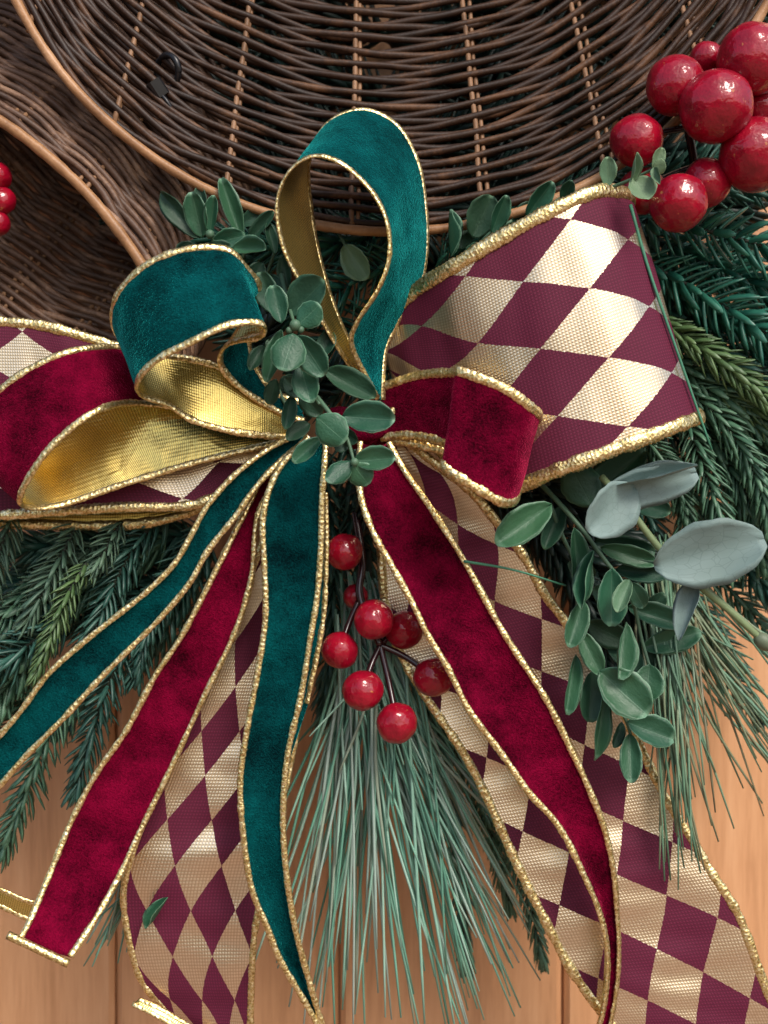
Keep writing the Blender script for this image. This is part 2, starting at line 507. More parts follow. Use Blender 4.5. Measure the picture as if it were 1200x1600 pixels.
# ------------------------------------------------------------------ wicker baskets
def basket(label, C0, d0, C1, d1, ax0, ax1, rot, rows, nst, th0, amp, rw, rs, wmat, rng, rim_r, stake_off):
    """an open bell of cane: elliptical rings from the rim (t=0) to the base (t=1), then a flat woven base"""
    t = empty('wicker_basket', P(C0[0], C0[1] + ax0[1], d0), label, 'basket')
    cr, sr = math.cos(rot), math.sin(rot)
    def cpt(tt, th, off=0.0):
        # th measured from the lowest point of the ring
        q = min(tt, 1.0)
        k = 1.0 if tt <= 1 else max(0.02, 1 - (tt - 1) / .45)
        cx = C0[0] + (C1[0] - C0[0]) * q; cy = C0[1] + (C1[1] - C0[1]) * q
        ax = (ax0[0] + (ax1[0] - ax0[0]) * q) * k + (off if tt <= 1 else 0)
        ay = (ax0[1] + (ax1[1] - ax0[1]) * q) * k + (off if tt <= 1 else 0)
        ex, ey = math.sin(th) * ax, math.cos(th) * ay
        return P(cx + ex * cr - ey * sr, cy + ex * sr + ey * cr, d0 + (d1 - d0) * q + (off * .8 if tt > 1 else 0))
    N = nst * 10
    half = nst / 2
    nrows = int(rows * 1.42)
    for i in range(nrows):
        tt0 = (i + .8) / rows
        sgn = 1 if i % 2 else -1
        sd = rng.random() * 100
        path = []; rad = []
        for k in range(N + 1):
            th = 2 * math.pi * k / N
            cq, sq = math.cos(th), math.sin(th)
            wob = (noise.noise(Vector((cq * 3.5 + sd, sq * 3.5, i * .7))) * .6 + noise.noise(Vector((cq * 9 + sd, sq * 9, 3.3))) * .22) / rows
            a = amp * (1 + .35 * noise.noise(Vector((cq * 4, sq * 4 + sd, 5))))
            path.append(cpt(tt0 + wob, th, -sgn * a * math.cos(half * (th - th0))))
            rad.append(rw * S * (1 + .25 * noise.noise(Vector((cq * 6, sq * 6, sd)))))
        MB().tube(path, rad, 7, cap=False).build('weaver', wmat, t)
    for s in range(nst):
        th = th0 + 2 * math.pi * s / nst
        for q in (-1, 1):
            path = [cpt(-.005 + k / 24 * 1.0, th + q * (rs * 1.15) / ax0[1] + .006 * noise.noise(Vector((s, q, k * .3))), stake_off * (q + 1)) for k in range(25)]
            MB().tube(path, rs * S * (1.15 if q < 0 else .95), 7).build('stake', M['stake'], t)
    path = [cpt(-.01, 2 * math.pi * k / 160, 2 * noise.noise(Vector((math.cos(k / 25.5) * 3, math.sin(k / 25.5) * 3, 3)))) for k in range(161)]
    MB().tube(path, [rim_r * S * (1 + .16 * noise.noise(Vector((k * .9, 7.7, nst)))) for k in range(161)], 10, cap=False).build('rim', M['rim'], t)
    return t, cpt

rng = random.Random(5)
b1, c1 = basket('large dark wicker basket facing the viewer behind the teal velvet loop', (612, -300), 30, (600, -770), -285, (655, 655), (400, 400), 0,
                70, 20, math.radians(-5), 6.0, 6.0, 3.9, M['weaver'], rng, 7.5, 5.0)
b2, c2 = basket('smaller wicker basket lying on its side with a pale rim and a shadowed inside', (-38, 394), 40, (182, 144), -280, (380, 190), (300, 160), math.atan2(.658, .752),
                52, 16, math.radians(14), 6.5, 6.2, 3.6, M['weaver_lit'], rng, 8.5, -1.0)

# black cable tie round the wicker
ct = empty('cable_tie', P(245, 140, -60), 'black plastic cable tie clinched round the wicker strands of the large basket', 'cable tie')
loop = [P(262 + 17 * math.cos(a) , 112 + 26 * math.sin(a), -30 + 18 * math.cos(a + .6)) for a in [2 * math.pi * k / 30 for k in range(31)]]
MB().tube(loop, 5.5 * S, 6, cap=False).build('strap', M['black_plastic'], ct)
hb = MB().box((-.0026, -.0024, -.0030), (.0026, .0024, .0030), bev=.0008).build('head', M['black_plastic'], None, smooth=False)
hb.location = P(246, 138, -6); hb.rotation_euler = (0.2, math.radians(-38), .3); put(hb, ct)
MB().tube(spline([P(246, 142, -6), P(262, 160, -2), P(273, 182, -8)], 4 * S), 3.6 * S, 5).build('tail', M['black_plastic'], ct)

# ------------------------------------------------------------------ ribbons
def ribbon(name, parent, A, B, front, back, flip=False, corr='arc', cord=8.0, wav=3.0, cup=0.0, seed=0,
           dia=None, skew=0.0, nominal=120.0, cross=10, rib_pitch=11.0, lift=0.0):
    A3 = [P(*p) for p in A]; B3 = [P(*p) for p in B]
    if corr == 'arc':
        la = len(spline(A3, 6 * S)); lb = len(spline(B3, 6 * S))
        n = max(la, lb)
        ea, eb = spline(A3, n=n), spline(B3, n=n)
    else:
        per = [max(2, int(max((A3[i + 1] - A3[i]).length, (B3[i + 1] - B3[i]).length) / (6 * S))) for i in range(len(A3) - 1)]
        ea, eb = spline_idx(A3, per), spline_idx(B3, per)
    n = len(ea)
    mid = [(a + b) / 2 for a, b in zip(ea, eb)]
    arc = [0.0]
    for i in range(1, n): arc.append(arc[-1] + (mid[i] - mid[i - 1]).length / S)
    def nrm(i):
        t = mid[min(i + 1, n - 1)] - mid[max(i - 1, 0)]
        v = t.cross(eb[i] - ea[i])
        return v.normalized() if v.length > 1e-14 else Vector((0, -1, 0))
    N0 = [nrm(i) for i in range(n)]
    grid = []
    for i in range(n):
        row = []
        for j in range(cross + 1):
            t = j / cross
            q = Vector((arc[i] / 90.0, t * 1.6, seed * 7.3))
            win = .35 + .65 * math.sin(math.pi * t)
            h = cup * 4 * t * (1 - t) + wav * win * (noise.noise(q) + .5 * noise.noise(q * 2.3))
            row.append(ea[i].lerp(eb[i], t) + N0[i] * (h * S))
        grid.append(row)
    def gn(i, j):
        du = grid[min(i + 1, n - 1)][j] - grid[max(i - 1, 0)][j]
        dv = grid[i][min(j + 1, cross)] - grid[i][max(j - 1, 0)]
        v = du.cross(dv)
        return v.normalized() if v.length > 1e-16 else N0[i]
    mb = MB()
    Lu, Nv, v0 = dia or (180.0, 3.57, 0.0)
    th = 1.3 * S
    for side in (1, -1):
        for i in range(n):
            for j in range(cross + 1):
                mb.v.append(grid[i][j] + gn(i, j) * th * side)
                mb.uv.append((arc[i] / 100.0, j / cross * nominal / 100.0))
                mb.uv2.append((arc[i] / Lu + v0 + skew * (j / cross - .5), (j / cross - .5) * Nv))
    w1 = cross + 1; off = n * w1
    fi, bi = (0, 1) if not flip else (1, 0)
    for i in range(n - 1):
        for j in range(cross):
            a, b, c, d = i * w1 + j, i * w1 + j + 1, (i + 1) * w1 + j + 1, (i + 1) * w1 + j
            mb.f.append((a, d, c, b)); mb.m.append(fi)
            mb.f.append((off + a, off + b, off + c, off + d)); mb.m.append(bi)
    for j in range(cross):
        mb.f.append((j, j + 1, off + j + 1, off + j)); mb.m.append(0)
        a = (n - 1) * w1 + j
        mb.f.append((a + 1, a, off + a, off + a + 1)); mb.m.append(0)
    o = mb.build(name, [front, back], parent)
    # wrapped gold cord along both wired edges
    if cord:
        for j, sgn in ((0, -1), (cross, 1)):
            E = [grid[i][j] for i in range(n)]
            m2 = max(8, int(sum((E[i + 1] - E[i]).length for i in range(n - 1)) / (2.6 * S)))
            L = [0.0]
            for i in range(1, n): L.append(L[-1] + (E[i] - E[i - 1]).length)
            cb = MB(); sides = 10; k = 0
            for q in range(m2 + 1):
                s = L[-1] * q / m2
                while k < n - 2 and L[k + 1] < s: k += 1
                f = min(max((s - L[k]) / max(L[k + 1] - L[k], 1e-12), 0), 1)
                c = E[k].lerp(E[k + 1], f)
                W = (grid[k][cross] - grid[k][0]).normalized()
                T = (E[min(k + 1, n - 1)] - E[max(k - 1, 0)])
                T = T.normalized() if T.length > 1e-12 else Vector((0, 0, 1))
                W = (W - T * W.dot(T))
                W = W.normalized() if W.length > 1e-6 else N0[k].cross(T)
                Nn = T.cross(W)
                sp = s / S
                irr = 1 + .26 * noise.noise(Vector((sp / 17.0, seed * 3.3, j)))
                for kk in range(sides):
                    a = 2 * math.pi * kk / sides
                    r = cord * (.66 if cord < 9 else .78) * irr * (1 + .075 * math.sin(2 * math.pi * sp / (rib_pitch * .78) + a * (1.0 if cord < 9 else .25) + 1.5 * noise.noise(Vector((sp / 40.0, seed, j)))) + .09 * noise.noise(Vector((sp / 3.0, kk * 1.7, seed))))
                    cb.v.append(c + (W * (math.cos(a) * r) + Nn * (math.sin(a) * r * .55)) * S - W * (sgn * cord * .35 * S))
            for q in range(m2):
                for kk in range(sides):
                    k2 = (kk + 1) % sides
                    cb.f.append((q * sides + kk, q * sides + k2, (q + 1) * sides + k2, (q + 1) * sides + kk)); cb.m.append(0)
            cb.f.append(tuple(reversed(range(sides)))); cb.m.append(0)
            cb.f.append(tuple(m2 * sides + kk for kk in range(sides))); cb.m.append(0)
            cb.build('gold_edge', M['cord'], o)
    return o

GV, RV, GL, HQ = M['green_velvet'], M['red_velvet'], M['lining'], M['harlequin']

# --- wide diamond-patterned ribbon
hb_ = empty('diamond_bow', P(600, 640, 30), 'wide burgundy ribbon bow with gold diamonds, two loops and two tails', 'bow')
# right loop
ribbon('loop', hb_,
       [(588, 512, 45), (640, 455, 88), (709, 410, 140), (787, 363, 158), (864, 322, 165), (911, 301, 158), (945, 293, 140), (983, 303, 95), (955, 335, 40), (820, 420, 15), (640, 540, 10)],
       [(622, 612, 22), (690, 712, 62), (775, 770, 105), (880, 737, 158), (965, 706, 165), (1030, 682, 158), (1068, 667, 140), (1097, 655, 95), (1060, 655, 40), (880, 690, 15), (660, 640, 10)],
       HQ, GL, flip=True, corr='idx', cord=14.5, wav=6, seed=1, dia=(182, 3.57, .52), nominal=400, cross=20, rib_pitch=8.5)
# left loop
ribbon('loop', hb_,
       [(470, 640, 20), (330, 585, 30), (180, 537, 40), (75, 507, 45), (0, 499, 45), (-90, 500, 30), (-140, 520, 0), (-90, 540, -20), (60, 545, -30), (250, 590, -20), (450, 650, 0)],
       [(470, 715, 20), (390, 745, 35), (310, 791, 48), (175, 797, 52), (0, 809, 48), (-90, 815, 36), (-150, 818, 10), (-90, 824, -15), (0, 822, -20), (250, 817, -10), (450, 730, 0)],
       HQ, GL, corr='idx', cord=11, wav=6, seed=2, dia=(170, 3.4, .1), nominal=330, cross=16, rib_pitch=8.5)
# left tail
ribbon('tail', hb_,
       [(430, 770, 10), (395, 880, 25), (330, 1030, 35), (262, 1190, 40), (205, 1330, 42), (190, 1400, 42), (200, 1475, 38), (220, 1535, 30), (258, 1585, 20), (300, 1640, 5)],
       [(480, 770, 10), (490, 900, 25), (480, 1060, 35), (455, 1200, 40), (425, 1340, 44), (403, 1440, 46), (397, 1500, 44), (395, 1560, 40), (394, 1610, 36), (394, 1660, 30)],
       HQ, GL, cord=8.5, wav=7, seed=3, dia=(142, 3.1, .35), nominal=220, cross=12, rib_pitch=9)
# curled end of the left tail
ribbon('tail', hb_,
       [(206, 1570, 46), (238, 1586, 52), (285, 1612, 50), (330, 1640, 40)],
       [(218, 1560, 40), (250, 1574, 44), (295, 1600, 42), (340, 1625, 34)],
       GL, HQ, cord=6, wav=1, seed=4, nominal=40, cross=4, rib_pitch=9)
# right tail
ribbon('tail', hb_,
       [(600, 690, 40), (596, 780, 30), (593, 870, 20), (602, 960, 20), (629, 1036, 25), (657, 1082, 30), (688, 1128, 34), (719, 1174, 38), (755, 1241, 42), (785, 1308, 46), (821, 1385, 50), (850, 1441, 52), (886, 1510, 54), (936, 1583, 54), (980, 1640, 52)],
       [(640, 690, 55), (690, 728, 60), (740, 768, 62), (784, 821, 60), (818, 863, 56), (852, 925, 52), (886, 970, 48), (942, 1049, 42), (1004, 1167, 38), (1043, 1245, 40), (1082, 1307, 44), (1116, 1364, 48), (1155, 1425, 52), (1200, 1544, 52), (1240, 1640, 50)],
       HQ, GL, cord=9.5, wav=7, seed=5, dia=(128, 2.65, .2), skew=.78, nominal=300, cross=16, rib_pitch=9)

# --- burgundy velvet ribbon
rb_ = empty('burgundy_velvet_bow', P(600, 650, 60), 'burgundy velvet ribbon bow with gold edges and gold lining', 'bow')
ribbon('loop', rb_,
       [(460, 650, 60), (330, 600, 60), (215, 545, 85), (125, 543, 150), (50, 571, 165), (0, 605, 165), (-60, 660, 150), (-80, 690, 110), (-30, 680, 80), (100, 640, 68), (300, 612, 60), (450, 645, 60)],
       [(470, 690, 70), (330, 650, 75), (215, 632, 120), (150, 646, 180), (92, 690, 192), (56, 733, 192), (34, 776, 175), (42, 795, 140), (100, 790, 110), (200, 757, 95), (300, 727, 85), (440, 692, 75)],
       RV, GL, corr='idx', cord=8.5, wav=4, seed=6, nominal=130, cross=12)
ribbon('loop', rb_,
       [(596, 602, 60), (650, 584, 95), (705, 579, 140), (732, 586, 178), (722, 582, 222), (713, 576, 243), (726, 579, 253), (786, 602, 258), (830, 632, 246), (845, 648, 205), (825, 655, 140), (720, 650, 90), (610, 640, 70)],
       [(596, 686, 60), (650, 684, 90), (698, 698, 130), (718, 722, 170), (700, 727, 216), (691, 730, 238), (703, 741, 247), (740, 764, 250), (786, 789, 238), (808, 780, 195), (795, 745, 130), (700, 710, 85), (610, 690, 65)],
       RV, GL, flip=True, corr='idx', cord=9.5, wav=2.5, seed=7, nominal=140, cross=12)
ribbon('tail', rb_,
       [(430, 700, 70), (400, 760, 85), (372, 815, 95), (330, 900, 100), (280, 995, 104), (240, 1055, 106), (195, 1140, 108), (150, 1205, 110), (110, 1280, 116), (75, 1365, 134), (40, 1446, 168), (27, 1468, 178)],
       [(445, 700, 75), (425, 760, 88), (404, 810, 96), (396, 900, 98), (371, 985, 98), (321, 1090, 98), (270, 1200, 100), (221, 1300, 106), (186, 1375, 124), (146, 1445, 154), (112, 1496, 176)],
       RV, GL, cord=7.0, wav=4, cup=-13, seed=8, nominal=120)
ribbon('tail', rb_,
       [(560, 690, 80), (558, 740, 105), (562, 780, 118), (580, 831, 126), (611, 887, 130), (642, 944, 132), (667, 995, 134), (698, 1046, 134), (729, 1108, 134), (785, 1184, 132), (824, 1240, 130), (869, 1290, 128), (908, 1364, 124), (936, 1431, 118), (949, 1498, 112), (943, 1566, 106), (925, 1640, 100)],
       [(610, 690, 80), (635, 735, 100), (667, 780, 112), (700, 830, 118), (729, 877, 120), (785, 980, 122), (850, 1082, 122), (874, 1127, 121), (919, 1223, 118), (947, 1296, 112), (961, 1364, 104), (967, 1431, 96), (969, 1498, 92), (964, 1555, 90), (948, 1640, 88)],
       RV, GL, cord=7.5, wav=5, cup=-13, seed=9, nominal=130)
MB().ellipsoid(P(558, 668, 48), 62 * S, 30 * S, 34 * S, 24, 14, lump=.3, seed=3).build('knot', RV, rb_)
# rolled hem of the left tail
MB().tube(spline([P(12, 1461, 180), P(57, 1482, 181), P(107, 1506, 180)], 4 * S), 6.5 * S, 8).build('hem', M['cord'], rb_)

# --- teal velvet ribbon
gb_ = empty('teal_velvet_bow', P(560, 660, 90), 'teal green velvet ribbon bow with gold edges and gold lining', 'bow')
# standing loop
ribbon('loop', gb_,
       [(588, 625, 95), (572, 592, 120), (548, 540, 150), (556, 505, 165), (588, 455, 175), (607, 405, 180), (604, 350, 185), (580, 300, 188), (535, 258, 190), (490, 245, 188), (452, 268, 182), (432, 318, 175), (441, 385, 165), (470, 445, 150), (508, 512, 130), (545, 572, 110), (580, 615, 90)],
       [(600, 625, 85), (600, 590, 85), (605, 545, 75), (625, 500, 70), (655, 455, 66), (667, 400, 64), (667, 330, 64), (655, 255, 68), (622, 195, 72), (568, 170, 78), (512, 192, 84), (484, 252, 90), (488, 330, 90), (503, 410, 88), (528, 490, 84), (562, 565, 80), (588, 615, 76)],
       GV, GL, flip=True, corr='idx', cord=7.5, wav=2, seed=10, nominal=120, cross=12)
# left loop
ribbon('loop', gb_,
       [(470, 625, 90), (430, 610, 100), (395, 560, 110), (392, 500, 130), (408, 450, 165), (384, 414, 195), (352, 386, 215), (290, 387, 225), (228, 411, 222), (184, 455, 205), (174, 497, 170), (190, 530, 125), (240, 552, 120), (295, 558, 120), (350, 575, 115), (400, 615, 110), (455, 652, 100)],
       [(475, 660, 100), (440, 648, 110), (380, 613, 130), (343, 572, 155), (355, 540, 185), (408, 528, 215), (410, 508, 240), (360, 510, 258), (300, 537, 262), (246, 565, 256), (216, 598, 235), (222, 620, 195), (262, 634, 165), (300, 659, 145), (350, 674, 130), (400, 682, 115), (455, 687, 95)],
       GV, GL, corr='idx', cord=8.5, wav=2, seed=11, nominal=140, cross=12)
# far left tail
ribbon('tail', gb_,
       [(470, 672, 110), (410, 705, 124), (360, 745, 130), (320, 792, 134), (295, 838, 136), (270, 880, 136), (225, 925, 138), (175, 965, 140), (125, 1005, 144), (75, 1050, 148), (30, 1110, 150), (0, 1145, 150), (-60, 1215, 140)],
       [(480, 690, 112), (440, 722, 124), (400, 765, 130), (370, 808, 132), (325, 865, 132), (300, 910, 132), (250, 970, 132), (210, 1010, 134), (160, 1060, 138), (100, 1125, 142), (45, 1180, 144), (0, 1232, 144), (-60, 1310, 136)],
       GV, GL, cord=6.8, wav=4, cup=-11, seed=12, nominal=110)
# the same ribbon's gold underside curling back at the left
ribbon('tail', gb_,
       [(-80, 1330, 60), (-30, 1372, 72), (10, 1392, 78), (50, 1408, 76), (80, 1410, 70)],
       [(-90, 1370, 60), (-40, 1402, 72), (0, 1418, 78), (38, 1436, 76), (70, 1445, 70)],
       GL, GV, flip=True, cord=6, wav=1, seed=13, nominal=60, cross=6)
# centre tail
ribbon('tail', gb_,
       [(480, 680, 118), (440, 722, 132), (418, 765, 138), (408, 812, 140), (410, 875, 140), (412, 965, 140), (400, 1050, 140), (385, 1130, 140), (373, 1215, 140), (377, 1300, 140), (391, 1390, 138), (415, 1450, 134), (435, 1500, 130), (470, 1560, 124), (510, 1630, 116)],
       [(512, 680, 118), (510, 722, 130), (506, 775, 136), (504, 857, 138), (498, 934, 138), (488, 995, 138), (473, 1087, 138), (452, 1180, 138), (445, 1267, 138), (448, 1344, 136), (463, 1446, 130), (483, 1523, 122), (504, 1595, 114), (522, 1650, 108)],
       GV, GL, cord=7.2, wav=4, cup=-13, seed=14, nominal=110)
# second layer of the centre tail, only its edge shows
ribbon('tail', gb_,
       [(455, 760, 112), (440, 900, 112), (430, 1050, 112), (410, 1200, 112), (402, 1340, 110)],
       [(511, 770, 114), (512, 860, 116), (508, 960, 118), (500, 1010, 118), (481, 1100, 118)],
       GV, GL, cord=6.5, wav=2, seed=15, nominal=100, cross=6)

# ------------------------------------------------------------------ fir branches
def needle_shape(mb, base, dirv, upv, L, wdt, curve, r):
    """one moulded needle: flat, blunt, curved; 3 rings of 4 corners"""
    side = dirv.cross(upv)
    side = side.normalized() if side.length > 1e-6 else dirv.orthogonal().normalized()
    up = side.cross(dirv).normalized()
    b0 = len(mb.v)
    prof = ((0, .8), (.35, 1.1), (.75, 1.0), (1.0, .35))
    for (t, ww) in prof:
        c = base + dirv * (L * t) + up * (curve * L * t * t)
        for (sx, sy) in ((-1, -.35), (1, -.35), (1, .35), (-1, .35)):
            mb.v.append(c + side * (sx * wdt * .5 * ww) + up * (sy * wdt * .5 * ww))
    for i in range(len(prof) - 1):
        for k in range(4):
            k2 = (k + 1) % 4
            mb.f.append((b0 + i * 4 + k, b0 + i * 4 + k2, b0 + (i + 1) * 4 + k2, b0 + (i + 1) * 4 + k)); mb.m.append(0)
    e = b0 + (len(prof) - 1) * 4
    mb.f.append((e, e + 1, e + 2, e + 3)); mb.m.append(0)

def fir(label, twigs, seed):
    """twigs: (points, needle length, width, spacing, material, spread)"""
    r = random.Random(seed)
    p0 = P(*twigs[0][0][0])
    t = empty('fir_branch', p0, label, 'fir branch', 'fir branches behind the bow')
    for pts, L, wd, gap, mt, spread in twigs:
        path = spline([P(*p) for p in pts], 5 * S)
        n = len(path)
        tw = MB().tube(path, [4.2 * S * (1 - .5 * i / n) for i in range(n)], 6).build('twig', M['twig'], t)
        mb = MB()
        total = (n - 1) * 5
        s = 0.0; ang = r.random() * 6
        while s < total:
            i = min(int(s / 5), n - 2)
            c = path[i].lerp(path[i + 1], s / 5 - i)
            T = (path[min(i + 2, n - 1)] - path[max(i - 1, 0)]).normalized()
            X = T.cross(Vector((0, -1, 0)))
            X = X.normalized() if X.length > 1e-5 else T.orthogonal().normalized()
            Y = X.cross(T)
            ang += 2.39996 + r.uniform(-.25, .25)
            rad = (X * math.cos(ang) + Y * (math.sin(ang) * .62 + .12)).normalized()
            k = s / total
            sp = spread * (1 - .45 * k ** 3) * r.uniform(.85, 1.15)
            dv = (T * math.cos(sp) + rad * math.sin(sp)).normalized()
            ln = L * S * r.uniform(.78, 1.12) * (.85 + .15 * math.sin(math.pi * min(k + .15, 1))) 
            needle_shape(mb, c + rad * (2.5 * S), dv, (T - dv * T.dot(dv)), ln, wd * S * r.uniform(.85, 1.15), r.uniform(.05, .32), r)
            s += gap
        for q in range(7):     # tip tuft
            a = q * 2.4
            T = (path[-1] - path[-3]).normalized()
            X = T.orthogonal().normalized(); Y = T.cross(X)
            dv = (T * .9 + (X * math.cos(a) + Y * math.sin(a)) * r.uniform(.15, .5)).normalized()
            needle_shape(mb, path[-1], dv, X, L * S * r.uniform(.6, .85), wd * S, .1, r)
        o = mb.build('needles', M[mt], tw)
        tag(o, kind='stuff')
    return t

fir('deep emerald fir branch with broad flat needles below the big red berries', [
    ([(1010, 345, -20), (1110, 362, 10), (1280, 410, 20)], 60, 11, 4.2, 'emerald', 1.12),
    ([(1000, 405, -30), (1100, 460, -10), (1180, 510, 5), (1290, 590, 10)], 60, 11, 4.2, 'emerald', 1.05),
    ([(990, 330, -110), (1080, 420, -110), (1240, 470, -110)], 56, 8, 3.0, 'blue', 1.0),
    ([(1060, 300, -90), (1160, 290, -90), (1280, 310, -90)], 56, 8, 3.0, 'blue', 1.0),
    ([(980, 300, -120), (1080, 260, -120), (1220, 230, -120)], 56, 8, 3.2, 'blue', 1.0),
    ([(1040, 380, -60), (1130, 420, -50), (1280, 490, -50)], 58, 9, 2.6, 'emerald', 1.05),
    ([(1020, 470, -90), (1120, 560, -80), (1260, 640, -80)], 58, 9, 2.6, 'blue', 1.05),
    ([(1000, 380, -150), (1080, 520, -150), (1230, 580, -150)], 60, 10, 2.4, 'blue', 1.05),
    ([(1120, 330, -160), (1180, 440, -160), (1240, 560, -160)], 60, 10, 2.4, 'blue', 1.05),
], 11)
fir('olive green fir branch right of the big diamond loop', [
    ([(1020, 495, -25), (1090, 540, -5), (1160, 590, 0), (1240, 660, 0)], 44, 7.5, 2.2, 'olive', .85),
    ([(1050, 590, -50), (1130, 660, -30), (1180, 740, -25), (1215, 850, -30)], 46, 6.5, 2.2, 'forest', .8),
    ([(1070, 640, -60), (1095, 720, -35), (1120, 790, -35), (1140, 880, -45)], 46, 6.2, 2.4, 'forest', .85),
    ([(980, 650, -60), (1020, 700, -50), (1060, 760, -55), (1080, 820, -60)], 44, 6, 2.2, 'forest', .85),
    ([(1100, 600, -60), (1180, 640, -40), (1270, 720, -40)], 44, 6.5, 2.2, 'olive', .85),
    ([(1130, 540, -110), (1170, 640, -110), (1200, 760, -110)], 46, 6.5, 2.2, 'forest', .9),
    ([(980, 600, -120), (1060, 690, -120), (1130, 740, -120)], 48, 6.5, 2.2, 'blue', .9),
    ([(940, 700, -110), (1000, 780, -110), (1040, 880, -120)], 48, 6.5, 2.2, 'blue', .9),
    ([(1080, 570, -160), (1150, 700, -160), (1210, 830, -170)], 58, 9, 2.2, 'blue', .95),
    ([(960, 640, -170), (1060, 760, -170), (1150, 850, -170)], 58, 9, 2.2, 'blue', .95),
    ([(1110, 690, -70), (1160, 760, -60), (1200, 850, -70)], 44, 6.5, 2.2, 'forest', .85),
    ([(1040, 700, -80), (1070, 790, -70), (1080, 860, -80)], 44, 6.5, 2.2, 'forest', .85),
    ([(1010, 520, -60), (1100, 600, -45), (1230, 700, -45)], 48, 8.5, 2.0, 'forest', .9),
    ([(1030, 430, -70), (1130, 500, -55), (1260, 560, -55)], 54, 9.5, 2.4, 'emerald', 1.0),
    ([(1060, 590, -80), (1130, 720, -75), (1190, 870, -85)], 50, 8.5, 2.0, 'forest', .9),
    ([(1150, 600, -80), (1190, 720, -80), (1230, 860, -90)], 50, 8.5, 2.0, 'forest', .9),
    ([(1120, 800, -110), (1170, 880, -120), (1220, 950, -130)], 50, 8.5, 2.0, 'blue', .9),
], 12)
fir('dim fir twigs hanging behind the right long-needled tuft', [
    ([(1030, 880, -150), (1090, 960, -170), (1140, 1040, -190), (1180, 1110, -200)], 52, 6.5, 3.0, 'blue', .95),
    ([(1090, 880, -150), (1150, 930, -170), (1200, 990, -190)], 48, 6.5, 3.0, 'forest', .95),
    ([(1000, 900, -160), (1030, 1000, -180), (1060, 1090, -190)], 50, 6.5, 3.0, 'blue', .95),
], 13)
fir('fir branch with one bright green twig under the left gold-lined loop', [
    ([(135, 880, 20), (110, 920, 40), (85, 980, 50), (57, 1050, 50)], 34, 5.5, 2.2, 'olive', .8),
    ([(120, 820, -20), (95, 870, 0), (70, 920, 5), (45, 965, 0)], 46, 6, 2.2, 'pale', .95),
    ([(190, 815, -10), (170, 850, 10), (150, 885, 20)], 36, 5.5, 2.2, 'pale', .9),
    ([(20, 800, -20), (0, 860, -10), (-20, 930, -10)], 46, 6, 2.2, 'pale', .95),
    ([(60, 900, -40), (20, 950, -30), (-30, 990, -30)], 40, 6, 2.2, 'forest', .95),
    ([(110, 960, -30), (40, 1010, -20), (-40, 1070, -20)], 56, 6.5, 2.6, 'blue', 1.05),
    ([(300, 835, -90), (150, 850, -90), (-30, 860, -90)], 56, 10, 2.2, 'blue', 1.05),
    ([(200, 870, -150), (60, 910, -150), (-60, 930, -150)], 60, 11, 2.2, 'blue', 1.05),
    ([(330, 860, -150), (240, 900, -150), (120, 930, -150)], 60, 11, 2.2, 'blue', 1.05),
    ([(150, 850, -50), (60, 930, -45), (-40, 1030, -50)], 52, 9, 2.0, 'pale', 1.0),
    ([(90, 960, -60), (20, 1060, -60), (-40, 1150, -60)], 52, 9, 2.0, 'forest', 1.0),
], 14)
fir('dark blue-green fir branch crossing behind the far left teal tail', [
    ([(260, 800, -40), (213, 850, -30), (180, 910, -30), (150, 980, -35), (110, 1060, -40)], 48, 6, 2.2, 'blue', .95),
    ([(320, 820, -50), (280, 890, -45), (240, 960, -45), (215, 1050, -50)], 46, 6, 2.2, 'blue', .95),
    ([(210, 980, -60), (165, 1080, -50), (140, 1160, -50), (120, 1230, -55)], 46, 6, 2.4, 'blue', .95),
    ([(120, 1090, -50), (70, 1160, -40), (40, 1240, -45), (5, 1325, -50)], 46, 6, 2.4, 'forest', .95),
    ([(300, 900, -110), (220, 930, -110), (110, 980, -120)], 52, 6.5, 2.2, 'blue', .95),
    ([(330, 840, -120), (200, 860, -120), (60, 880, -130)], 54, 7, 2.2, 'blue', 1.0),
    ([(180, 880, -130), (80, 940, -130), (-30, 960, -140)], 54, 7, 2.2, 'blue', 1.0),
    ([(200, 1020, -120), (110, 1100, -130), (20, 1160, -140)], 50, 6.5, 2.4, 'blue', .95),
    ([(60, 1060, -90), (10, 1140, -90), (-40, 1230, -100)], 50, 6.5, 2.4, 'forest', .95),
    ([(360, 880, -130), (300, 1000, -140), (270, 1090, -150)], 50, 6.5, 2.4, 'blue', .95),
    ([(260, 840, -70), (160, 900, -70), (40, 1000, -80)], 54, 9, 2.2, 'forest', 1.0),
    ([(120, 880, -70), (60, 980, -70), (10, 1080, -80)], 54, 9, 2.2, 'blue', 1.0),
    ([(330, 850, -80), (270, 950, -80), (240, 1010, -90)], 52, 9, 2.2, 'blue', 1.0),
    ([(200, 930, -100), (160, 1030, -110), (100, 1130, -120)], 52, 9, 2.2, 'blue', 1.0),
], 15)
fir('emerald fir branch seen through the standing teal loop', [
    ([(640, 400, -40), (570, 430, -20), (500, 470, -20), (420, 500, -30)], 62, 8, 2.6, 'emerald', 1.1),
    ([(640, 480, -60), (560, 510, -40), (470, 560, -40)], 60, 8, 2.6, 'emerald', 1.05),
    ([(660, 350, -70), (560, 375, -50), (450, 390, -60), (330, 370, -60)], 58, 8, 2.6, 'emerald', 1.05),
    ([(650, 560, -80), (560, 600, -70), (450, 640, -70)], 58, 8, 2.6, 'blue', 1.05),
    ([(430, 420, -90), (340, 400, -80), (260, 360, -90)], 54, 8, 2.6, 'blue', 1.05),
    ([(400, 540, -90), (300, 480, -90), (240, 420, -100)], 54, 8, 2.6, 'blue', 1.05),
], 16)
